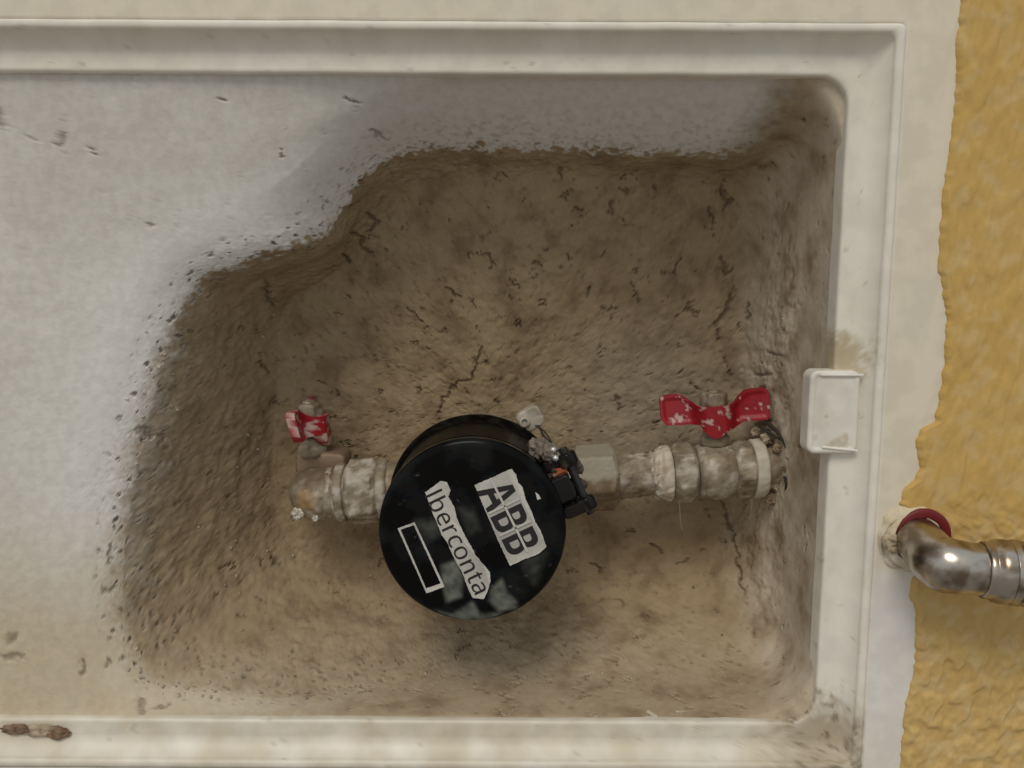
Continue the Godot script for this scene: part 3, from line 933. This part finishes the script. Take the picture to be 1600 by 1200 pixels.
func lettering(text: String, long: float, high: float, at: Vector3, basis: Basis, m: Material, parent: Node3D, heavy: bool) -> void:
	var f := SystemFont.new()
	f.font_names = PackedStringArray(["Droid Sans"])
	if heavy:
		f.font_weight = 700
	var tm := TextMesh.new()
	tm.text = text
	tm.font = f
	tm.font_size = 64
	tm.pixel_size = 0.0005
	tm.depth = 0.0005
	tm.curve_step = 1.0
	var box := tm.get_aabb()
	var o := part("lettering", tm, m, parent, at)
	var s := Vector3(long * K / box.size.x, high * K / box.size.y, 0.5)
	var centre := box.get_center()
	centre.z = 0.0
	var b := basis * Basis.from_scale(s)
	o.transform = Transform3D(b, at * K - b * centre)

# ---------------------------------------------------------------- pipework

# worn brass: how = 0 dark and rusty, 1 all splashed with white plaster
func metal_tint(how: float, seed_: int) -> Callable:
	var off := Vector3(seed_ * 37.0, seed_ * 11.0, seed_ * 5.0)
	return func(q: Vector3):
		var a := n_patch.get_noise_3dv(q * 2.2 + off)
		var b := n_wear.get_noise_3dv(q * 1.1 + off * 1.7)
		var f := n_fine.get_noise_3dv(q + off)
		var c := Color(0.28, 0.23, 0.155).lerp(Color(0.37, 0.32, 0.235), clampf(0.5 + a, 0, 1))
		c = c.lerp(Color(0.17, 0.10, 0.06), clampf(0.62 - how + b * 1.3, 0, 0.85))
		c = c.lerp(Color(0.54, 0.49, 0.41), smoothstep(0.98 - how, 1.5 - how, 0.5 + a * 0.9 + b * 0.5))
		c = c.lerp(Color(0.10, 0.07, 0.05), 0.6 * smoothstep(0.3, 0.5, b * 0.6 + f * 0.5))
		return c * (0.9 + 0.2 * f)

func pale_tint(seed_: int) -> Callable:
	var off := Vector3(seed_ * 37.0, seed_ * 11.0, seed_ * 5.0)
	return func(q: Vector3):
		var a := n_wear.get_noise_3dv(q * 1.2 + off)
		return Color(0.60, 0.54, 0.44).lerp(Color(0.36, 0.28, 0.19), clampf(0.25 + 1.3 * a, 0, 0.8)) * (1.0 + 0.2 * n_fine.get_noise_3dv(q))

func build_unions() -> void:
	var a := Vector3(METER.x, METER.y + 2.8, PIPE_Z)
	var t := thing("union_nut", "rusty brown hexagonal union nut between the meter and the right-hand stopcock", "pipe fitting", a + Vector3(70 * cos(PIPE_TURN), 70 * sin(PIPE_TURN), 0), PIPE_TURN, "union nuts of the meter")
	var tint := func(q: Vector3):
		var c: Color = metal_tint(0.3, 41).call(q).lerp(Color(0.14, 0.09, 0.045), clampf(0.7 + 0.9 * n_wear.get_noise_3dv(q * 0.8), 0.2, 0.95))
		return c.lerp(Color(0.38, 0.35, 0.275), 0.8 * smoothstep(5, 9, q.y - 1.5 * n_wear.get_noise_3dv(q)))
	part("nut", lathe(hex_profile(17.6, -13, 12.5, 10), 144, tint, 0.5, hex_shape(17.6), Vector3.RIGHT), mat(0.7, 0.2), t, Vector3.ZERO, Basis(Vector3.RIGHT, 0.22))
	part("tail_pipe", lathe([Vector2(10, 11), Vector2(13.4, 12), Vector2(13.6, 18), Vector2(13.2, 24), Vector2(12.4, 30), Vector2(12.4, 41), Vector2(0, 42)], 90, func(q: Vector3): return metal_tint(0.35, 42).call(q).lerp(Color(0.52, 0.47, 0.39), smoothstep(0.0, 0.25, n_wear.get_noise_3dv(q * 0.9) + 0.06 * (q.x - 34.0) + 0.03 * q.y)), 1.0, null, Vector3.RIGHT), mat(0.7, 0.2), t)
	# torn white sealing tape wound on the thread
	part("sealing_tape", lathe([Vector2(12, 33), Vector2(14.2, 34), Vector2(15.4, 38), Vector2(16.4, 41), Vector2(16.6, 43.5), Vector2(15.2, 45), Vector2(12, 45)], 110, pale_tint(43), 1.1, func(an, r, z): return r - (2.2 if z < 39.0 and sin(an * 3.0 + z) > 0.2 else 0.0), Vector3.RIGHT), mat(0.85, 0.0), t)
	var l := thing("union_nut", "plaster-smeared pale union nut joining the meter to the left-hand elbow", "pipe fitting", a - Vector3(69 * cos(PIPE_TURN), 69 * sin(PIPE_TURN), 0), PIPE_TURN, "union nuts of the meter")
	part("nut", lathe(hex_profile(17.4, -9.5, 9.5, 10), 144, metal_tint(0.78, 51), 0.8, hex_shape(17.4), Vector3.RIGHT), mat(0.7, 0.15), l, Vector3.ZERO, Basis(Vector3.RIGHT, 0.5))
	part("collar", lathe([Vector2(10, 9), Vector2(17.6, 9.5), Vector2(18.6, 11), Vector2(18.6, 14), Vector2(17.4, 15.5), Vector2(10, 16)], 100, metal_tint(0.7, 52), 0.7, null, Vector3.RIGHT), mat(0.7, 0.15), l)
	part("tail_pipe", lathe([Vector2(10, -22), Vector2(15.2, -21), Vector2(15.4, -9), Vector2(10, -8.5)], 90, metal_tint(0.55, 53), 0.6, null, Vector3.RIGHT), mat(0.7, 0.2), l)

func handle_mesh(seed_: int, wear: float) -> ArrayMesh:
	# butterfly handle: one thick blade in the xy plane with a wing at either end and a stop that hangs down in front
	var o: Array = [Vector2(-31.5, 7.5), Vector2(-31, 9.6), Vector2(-29, 10.2), Vector2(-20, 10.6), Vector2(-18.2, 10.2), Vector2(-12, 6.2), Vector2(-10.5, 5.0), Vector2(-8, 4.6), Vector2(8, 4.8), Vector2(12, 5.6), Vector2(15.5, 8.6), Vector2(19, 10.8), Vector2(22, 11.4), Vector2(30, 11.6), Vector2(32.2, 10.4), Vector2(32.6, 8.4), Vector2(32.4, -3.0), Vector2(31, -4.4), Vector2(17, -4.6), Vector2(14, -6.4), Vector2(9, -7.6), Vector2(5.4, -7.8), Vector2(2.0, -11.0), Vector2(-2.4, -11.4), Vector2(-6.6, -8.6), Vector2(-9.2, -4.8), Vector2(-24, -5.0), Vector2(-28.5, -4.8), Vector2(-31.2, -1.5)]
	for i in o.size():
		o[i] = Vector2(o[i].x, o[i].y * 1.15)
	var poly := ragged(o, 1.2, 0.25)
	var tri := Geometry2D.triangulate_polygon(poly)
	# a fine sheet for each face: clip a grid to the outline
	var st := SurfaceTool.new()
	st.begin(Mesh.PRIMITIVE_TRIANGLES)
	var red := Color(0.32, 0.005, 0.014)
	var off := Vector3(seed_ * 31.0, 0, 0)
	var bend := func(q: Vector3) -> Vector3:
		# wings lean back a little, the middle bulges to the front round the stem
		var w := smoothstep(8, 22, absf(q.x))
		if absf(q.x) > 11.0 and q.z > 0:
			var d := 9.0
			for i in poly.size():
				d = minf(d, Vector2(q.x, q.y).distance_to(Geometry2D.get_closest_point_to_segment(Vector2(q.x, q.y), poly[i], poly[(i + 1) % poly.size()])))
			q.z -= 1.1 * smoothstep(1.6, 3.0, d)
		q.z += 10.0 * (1.0 - smoothstep(5, 15, absf(q.x))) - w * 0.16 * (q.y - 3.0) - 0.6 * w
		q.y += 0.0
		return q
	var tint := func(q: Vector3) -> Color:
		var a := n_wear.get_noise_3dv(q * 1.1 + off)
		var b := n_fine.get_noise_3dv(q + off)
		var c := red.lerp(Color(0.22, 0.008, 0.012), clampf(0.3 + a, 0, 1))
		c = c.lerp(Color(0.52, 0.36, 0.32), smoothstep(wear, wear + 0.10, a + 0.35 * b))
		return c
	var put := func(q: Vector3):
		st.set_color(tint.call(q))
		st.add_vertex(bend.call(q) * K)
	var cell := 0.9
	for gx in range(-36, 37):
		for gy in range(-22, 17):
			var sq := PackedVector2Array([Vector2(gx, gy) * cell, Vector2(gx + 1, gy) * cell, Vector2(gx + 1, gy + 1) * cell, Vector2(gx, gy + 1) * cell])
			for piece in Geometry2D.intersect_polygons(sq, poly):
				var ti := Geometry2D.triangulate_polygon(piece)
				for t in range(0, ti.size(), 3):
					var a: Vector2 = piece[ti[t]]
					var b: Vector2 = piece[ti[t + 1]]
					var d: Vector2 = piece[ti[t + 2]]
					if (b - a).cross(d - a) < 0:
						var s := b
						b = d
						d = s
					for v in [a, d, b]:
						put.call(Vector3(v.x, v.y, 2.0))
					for v in [a, b, d]:
						put.call(Vector3(v.x, v.y, -3.0))
	for i in poly.size():
		var a := poly[i]
		var b := poly[(i + 1) % poly.size()]
		if Geometry2D.is_polygon_clockwise(poly):
			var s := a
			a = b
			b = s
		for v in [Vector3(a.x, a.y, -3.0), Vector3(b.x, b.y, 2.0), Vector3(b.x, b.y, -3.0), Vector3(a.x, a.y, -3.0), Vector3(a.x, a.y, 2.0), Vector3(b.x, b.y, 2.0)]:
			put.call(v)
	st.set_smooth_group(-1)
	st.generate_normals()
	return st.commit()

func add_handle(t: Node3D, at: Vector3, basis: Basis, seed_: int, wear: float) -> void:
	# stem, packing nut, handle and the nut that holds it on
	var brass := mat(0.6, 0.3)
	part("valve_stem", lathe([Vector2(0, -19), Vector2(8.4, -19), Vector2(8.6, -14), Vector2(7.0, -12.4), Vector2(6.4, -8.0), Vector2(4.0, -7.6), Vector2(3.6, 14.0), Vector2(0, 14.6)], 48, metal_tint(0.5, seed_ + 1), 0.3, null, Vector3.UP), brass, t, at)
	part("stem_nut", lathe(hex_profile(7.4, 4.0, 13.0, 0), 96, metal_tint(0.35, seed_ + 2), 0.3, hex_shape(7.4), Vector3.UP), brass, t, at)
	part("handle_hub", lathe([Vector2(3, -4.5), Vector2(9.6, -4.5), Vector2(10.2, -3.6), Vector2(10.2, 0.0), Vector2(9.6, 0.8), Vector2(3, 0.8)], 60, func(q: Vector3): return Color(0.26, 0.008, 0.012).lerp(Color(0.42, 0.27, 0.22), smoothstep(wear - 0.1, wear + 0.1, n_wear.get_noise_3dv(q + Vector3(seed_, 0, 0)))), 0.3, null, Vector3.UP), mat(0.5, 0.0), t, at, basis)
	part("butterfly_handle", handle_mesh(seed_, wear), mat(0.45, 0.0), t, at + basis * Vector3(0, 0, -1.0), basis)

func build_right_valve() -> void:
	var base := Vector3(METER.x, METER.y + 2.8, PIPE_Z) + Vector3(142 * cos(PIPE_TURN), 142 * sin(PIPE_TURN), 0)
	var t := thing("ball_valve", "grey-brass stopcock with a wide red butterfly handle, right of the meter", "stopcock", base, PIPE_TURN, "stopcocks with red handles")
	var brass := mat(0.6, 0.25)
	part("valve_body", lathe([Vector2(9, -12), Vector2(13.5, -12), Vector2(15.2, -11), Vector2(16.2, -9.4), Vector2(15.4, -8.6), Vector2(16.6, -7.0), Vector2(17.2, -2), Vector2(17.2, 3), Vector2(16.4, 7), Vector2(15.2, 9), Vector2(14.6, 10), Vector2(9, 10)], 110, metal_tint(0.62, 61), 0.5, null, Vector3.RIGHT), brass, t)
	part("hexagon_end", lathe(hex_profile(15.8, -26.5, -12.6, 9), 144, metal_tint(0.62, 62), 0.4, hex_shape(15.8), Vector3.RIGHT), brass, t, Vector3.ZERO, Basis(Vector3.RIGHT, 0.35))
	part("hexagon_end", lathe(hex_profile(15.6, 9.4, 22, 9), 144, metal_tint(0.58, 63), 0.4, hex_shape(15.6), Vector3.RIGHT), brass, t, Vector3.ZERO, Basis(Vector3.RIGHT, 0.1))
	part("white_ring", lathe([Vector2(10, 20.5), Vector2(16.8, 21), Vector2(17.4, 22), Vector2(17.5, 27), Vector2(16.6, 28.2), Vector2(10, 28.6)], 110, func(q: Vector3): return Color(0.58, 0.545, 0.45).lerp(Color(0.38, 0.31, 0.22), clampf(0.1 + n_wear.get_noise_3dv(q), 0, 0.7)), 0.5, null, Vector3.RIGHT), mat(0.8, 0.0), t)
	part("wall_pipe", lathe([Vector2(10, 27), Vector2(13.6, 28), Vector2(14.2, 33), Vector2(13.4, 36), Vector2(14.0, 45), Vector2(14, 62), Vector2(0, 63)], 90, metal_tint(0.42, 64), 0.6, null, Vector3.RIGHT), mat(0.7, 0.15), t)
	add_handle(t, Vector3(0, 34.5, 0), Basis(Vector3.BACK, 0.0) * Basis(Vector3.UP, -0.06), 71, 0.34)
	for s in [[-24.0, 0.8, 14.0], [19.0, -0.5, 11.0]]:
		part("hemp_strand", tube(smooth_path([Vector3(s[0], -14.5, 6), Vector3(s[0] + 0.3, -19, 7), Vector3(s[0] + s[1], -20 - s[2] * 0.6, 6), Vector3(s[0] + 2.2 * s[1], -20 - s[2], 5)], 5), [0.2], 6, plain(Color(0.36, 0.29, 0.2))), mat(0.9, 0.0), t)

func build_left_valve() -> void:
	var a := Vector3(METER.x, METER.y + 2.8, PIPE_Z)
	var t := thing("ball_valve", "dirty brown elbow stopcock with a chipped red handle seen end-on, left of the meter", "stopcock", a - Vector3(100 * cos(PIPE_TURN), 100 * sin(PIPE_TURN), 0), PIPE_TURN, "stopcocks with red handles")
	var m := mat(0.65, 0.2)
	var tint := func(q: Vector3):
		var c: Color = metal_tint(0.55, 81).call(q)
		c = c.lerp(Color(0.40, 0.245, 0.10), 0.6 * smoothstep(11, 4, Vector3(q.x + 2, q.y + 1, q.z - 13).length()))
		return c.lerp(Color(0.15, 0.10, 0.065), 0.75 * smoothstep(4, 12, q.y + 3.0 * n_wear.get_noise_3dv(q)))
	part("elbow_body", tube(smooth_path([Vector3(20, 0, 0), Vector3(15, 0, 0), Vector3(10, 0, -0.3), Vector3(4.5, 0, -2), Vector3(1.0, 0, -6), Vector3(0, 0, -15), Vector3(0, 0, -26), Vector3(0, 0, -48)], 8), radii_of([[0.0, 15.6], [0.12, 16.2], [0.2, 15.2], [0.45, 15.6], [0.62, 16.4], [0.8, 16.6], [1.0, 15]], 57), 72, tint, 1.1), m, t)
	part("end_collar", lathe([Vector2(10, 15), Vector2(16.6, 15.4), Vector2(17.4, 16.5), Vector2(17.2, 20.5), Vector2(10, 21)], 100, metal_tint(0.7, 82), 0.8, null, Vector3.RIGHT), m, t)
	part("gland_block", soft_box(Vector3(30, 14, 24), 4, 2, func(q: Vector3): return Color(0.20, 0.135, 0.085).lerp(Color(0.30, 0.22, 0.15), clampf(0.5 + n_wear.get_noise_3dv(q), 0, 1)), 96), m, t, Vector3(5, 17, -16), Basis(Vector3.BACK, -0.1))
	for b in [[-8.0, -9.0, 7.5, 3.6], [3.0, -12.0, 9.0, 2.0]]:
		part("plaster_splash", blob(b[3], 91 + int(b[3]), Color(0.62, 0.57, 0.48)), mat(0.9, 0.0), t, Vector3(b[0], b[1], b[2]))
	add_handle(t, Vector3(0, 41.0, -10), Basis(Vector3.UP, PI / 2), 75, 0.02)

func radii_of(keys: Array, n: int) -> Array:
	var out: Array = []
	for i in n:
		var t := float(i) / (n - 1)
		for k in keys.size() - 1:
			if t >= keys[k][0] and t <= keys[k + 1][0]:
				out.append(lerpf(keys[k][1], keys[k + 1][1], smoothstep(keys[k][0], keys[k + 1][0], t)))
				break
	return out

func blob(r: float, seed_: int, col: Color, squash := Vector3.ONE, fine := 30) -> ArrayMesh:
	var around := fine * 3 / 2 - 1
	var p := PackedVector3Array()
	var c := PackedColorArray()
	for j in fine + 1:
		for i in around:
			var la := PI * (j / float(fine)) - PI / 2
			var lo := TAU * i / around
			var d := Vector3(cos(la) * cos(lo), cos(la) * sin(lo), sin(la))
			var k := 1.0 + 0.45 * n_mid.get_noise_3dv(d * 9 + Vector3(seed_ * 13, 0, 0)) + 0.4 * n_wear.get_noise_3dv(d * 16 + Vector3(seed_ * 7, 3, 0))
			var q := d * r * k * squash
			p.append(q)
			c.append(col * (0.9 + 0.7 * n_wear.get_noise_3dv(q * 2.0 + Vector3(seed_, 0, 0))))
	return grid_mesh(p, c, around, fine + 1, true, true)

func build_outlet() -> void:
	var t := thing("outlet_elbow", "tarnished chrome elbow pipe coming out of the yellow wall and turning right", "pipe elbow", Vector3(201, -75, 0))
	var chrome := mat(0.27, 1.0, Color.WHITE, false, 0.04, 30.0)
	var steel := func(q: Vector3): return Color(0.47, 0.43, 0.38).lerp(Color(0.16, 0.11, 0.07), clampf(0.3 + 1.5 * n_wear.get_noise_3dv(q * 0.8), 0, 0.8))
	part("red_sleeve", lathe([Vector2(9, -8), Vector2(9, 4.6), Vector2(9.6, 5.2), Vector2(13.0, 5.2), Vector2(13.6, 4.4), Vector2(13.6, -8)], 90, plain(Color(0.15, 0.010, 0.014))), mat(0.4, 0.0), t, Vector3(2.0, 1.2, 0.0))
	var path := smooth_path([Vector3(0, 0, -12), Vector3(-0.8, -0.8, 6), Vector3(-1.4, -2.4, 17), Vector3(-1.2, -4.0, 24.5), Vector3(0.6, -4.9, 28.6), Vector3(4.2, -5.3, 30.2), Vector3(10, -5.8, 30.8), Vector3(17, -6.3, 31.5), Vector3(24, -6.7, 33)], 10)
	part("elbow", tube(path, radii_of([[0.0, 11], [0.25, 11.6], [0.4, 12.4], [0.52, 12.9], [0.66, 12.6], [0.8, 12.0], [1.0, 12.0]], path.size()), 64, steel), chrome, t)
	part("clay_smear", blob(6.5, 7, Color(0.40, 0.33, 0.22), Vector3(1.0, 0.8, 0.35)), mat(0.9, 0.0), t, Vector3(-11, -2, 4))
	var axis := Vector3(0.97, -0.045, 0.15).normalized()
	var side := axis.cross(Vector3.BACK).normalized()
	var b := Basis(axis, side.cross(axis) * -1.0, side * -1.0)
	b = Basis(axis, axis.cross(side) * -1.0, side).orthonormalized() if b.determinant() < 0 else b
	part("coupling", lathe([Vector2(9, -1), Vector2(12.6, -1), Vector2(13.2, 0), Vector2(13.3, 2.0), Vector2(13.0, 2.8), Vector2(14.2, 4.0), Vector2(14.8, 6), Vector2(14.9, 9), Vector2(14.2, 10.4), Vector2(13.6, 11.0), Vector2(15.0, 12.0), Vector2(15.2, 14.0), Vector2(9, 14.6)], 90, steel, 0.0, null, Vector3.RIGHT), chrome, t, Vector3(17, -6.3, 31.5), b)
	part("coupling_nut", lathe(hex_profile(14.6, 14, 27, 9), 144, steel, 0.0, hex_shape(14.6), Vector3.RIGHT), chrome, t, Vector3(17, -6.3, 31.5), b * Basis(Vector3.RIGHT, 0.3))
	part("white_hose", lathe([Vector2(0, 26), Vector2(11.5, 26.5), Vector2(11.5, 120), Vector2(0, 121)], 60, plain(Color(0.5, 0.48, 0.45)), 0.0, null, Vector3.RIGHT), mat(0.5, 0.0), t, Vector3(17, -6.3, 31.5), b)

const CRUMBS := ["mortar lump above the right pipe end, largest of the upper three", "pale mortar lump under the dark curled roots above the right pipe end", "mortar lump on the recess wall just below the middle of the pipe end", "biggest dark mortar lump under the right pipe end", "dusty mortar lump behind the right butterfly handle, leftmost of the lumps", "small mortar lump nearest the opening, level with the right pipe", "small mortar lump lowest of all under the right pipe end"]

func build_debris() -> void:
	# crumbs of mortar and dark root ends where the right pipe enters the recess wall
	var k := 0
	for s in [[150.0, -42.0, -84.0, 3.4], [155.0, -47.0, -78.0, 2.6], [157.0, -70.0, -80.0, 3.4], [154.0, -79.0, -84.0, 3.8], [146.0, -40.0, -92.0, 2.8], [158.0, -58.0, -72.0, 2.2], [157.0, -86.0, -88.0, 2.4]]:
		k += 1
		var o := MeshInstance3D.new()
		o.name = numbered("mortar_crumb")
		o.mesh = blob(s[3], k, Color(0.42, 0.34, 0.24) if k % 2 else Color(0.30, 0.22, 0.14))
		o.material_override = mat(0.95, 0.0)
		o.position = Vector3(s[0], s[1], s[2]) * K
		add_child(o)
		tag(o, CRUMBS[k - 1], "mortar lump", "mortar lumps round the right pipe end")
	k = 0
	for s in [[Vector3(146, -36, -88), Vector3(151, -39, -80), Vector3(156, -42, -76)], [Vector3(150, -33, -84), Vector3(154, -37, -78), Vector3(158, -46, -72)], [Vector3(157, -62, -70), Vector3(158, -66, -68), Vector3(158, -71, -70)]]:
		var o := MeshInstance3D.new()
		o.name = numbered("root_end")
		o.mesh = tube(smooth_path(s, 6), [0.5, 0.8, 0.9, 1.0, 1.0, 1.0, 1.0, 0.9, 0.9, 0.8, 0.7, 0.6, 0.4], 8, plain(Color(0.035, 0.025, 0.018)), 0.3)
		o.material_override = mat(0.8, 0.0)
		add_child(o)
		tag(o, ["dark curled root end above the right pipe, the shorter one", "dark curled root end above the right pipe, reaching furthest right", "short dark root end on the recess wall right of the pipe"][k], "root")
		k += 1
	# rusty clod lying in the lower left of the rebate
	var r := thing("rusty_clod", "rust-brown clod of dirt lying on the bottom rebate at the lower left", "dirt clod", Vector3(-252, -184.5, -7.2))
	part("clod", blob(6.5, 3, Color(0.20, 0.13, 0.085), Vector3(1.2, 0.4, 0.2)), mat(0.95, 0.0), r, Vector3(-6, 0, 0))
	part("clod", blob(6, 5, Color(0.40, 0.32, 0.22), Vector3(1.4, 0.5, 0.22)), mat(0.95, 0.0), r, Vector3(8, -0.5, 0))
	part("clod", blob(4, 8, Color(0.22, 0.14, 0.085), Vector3(1.4, 0.8, 0.4)), mat(0.95, 0.0), r, Vector3(16, -1.5, 0))
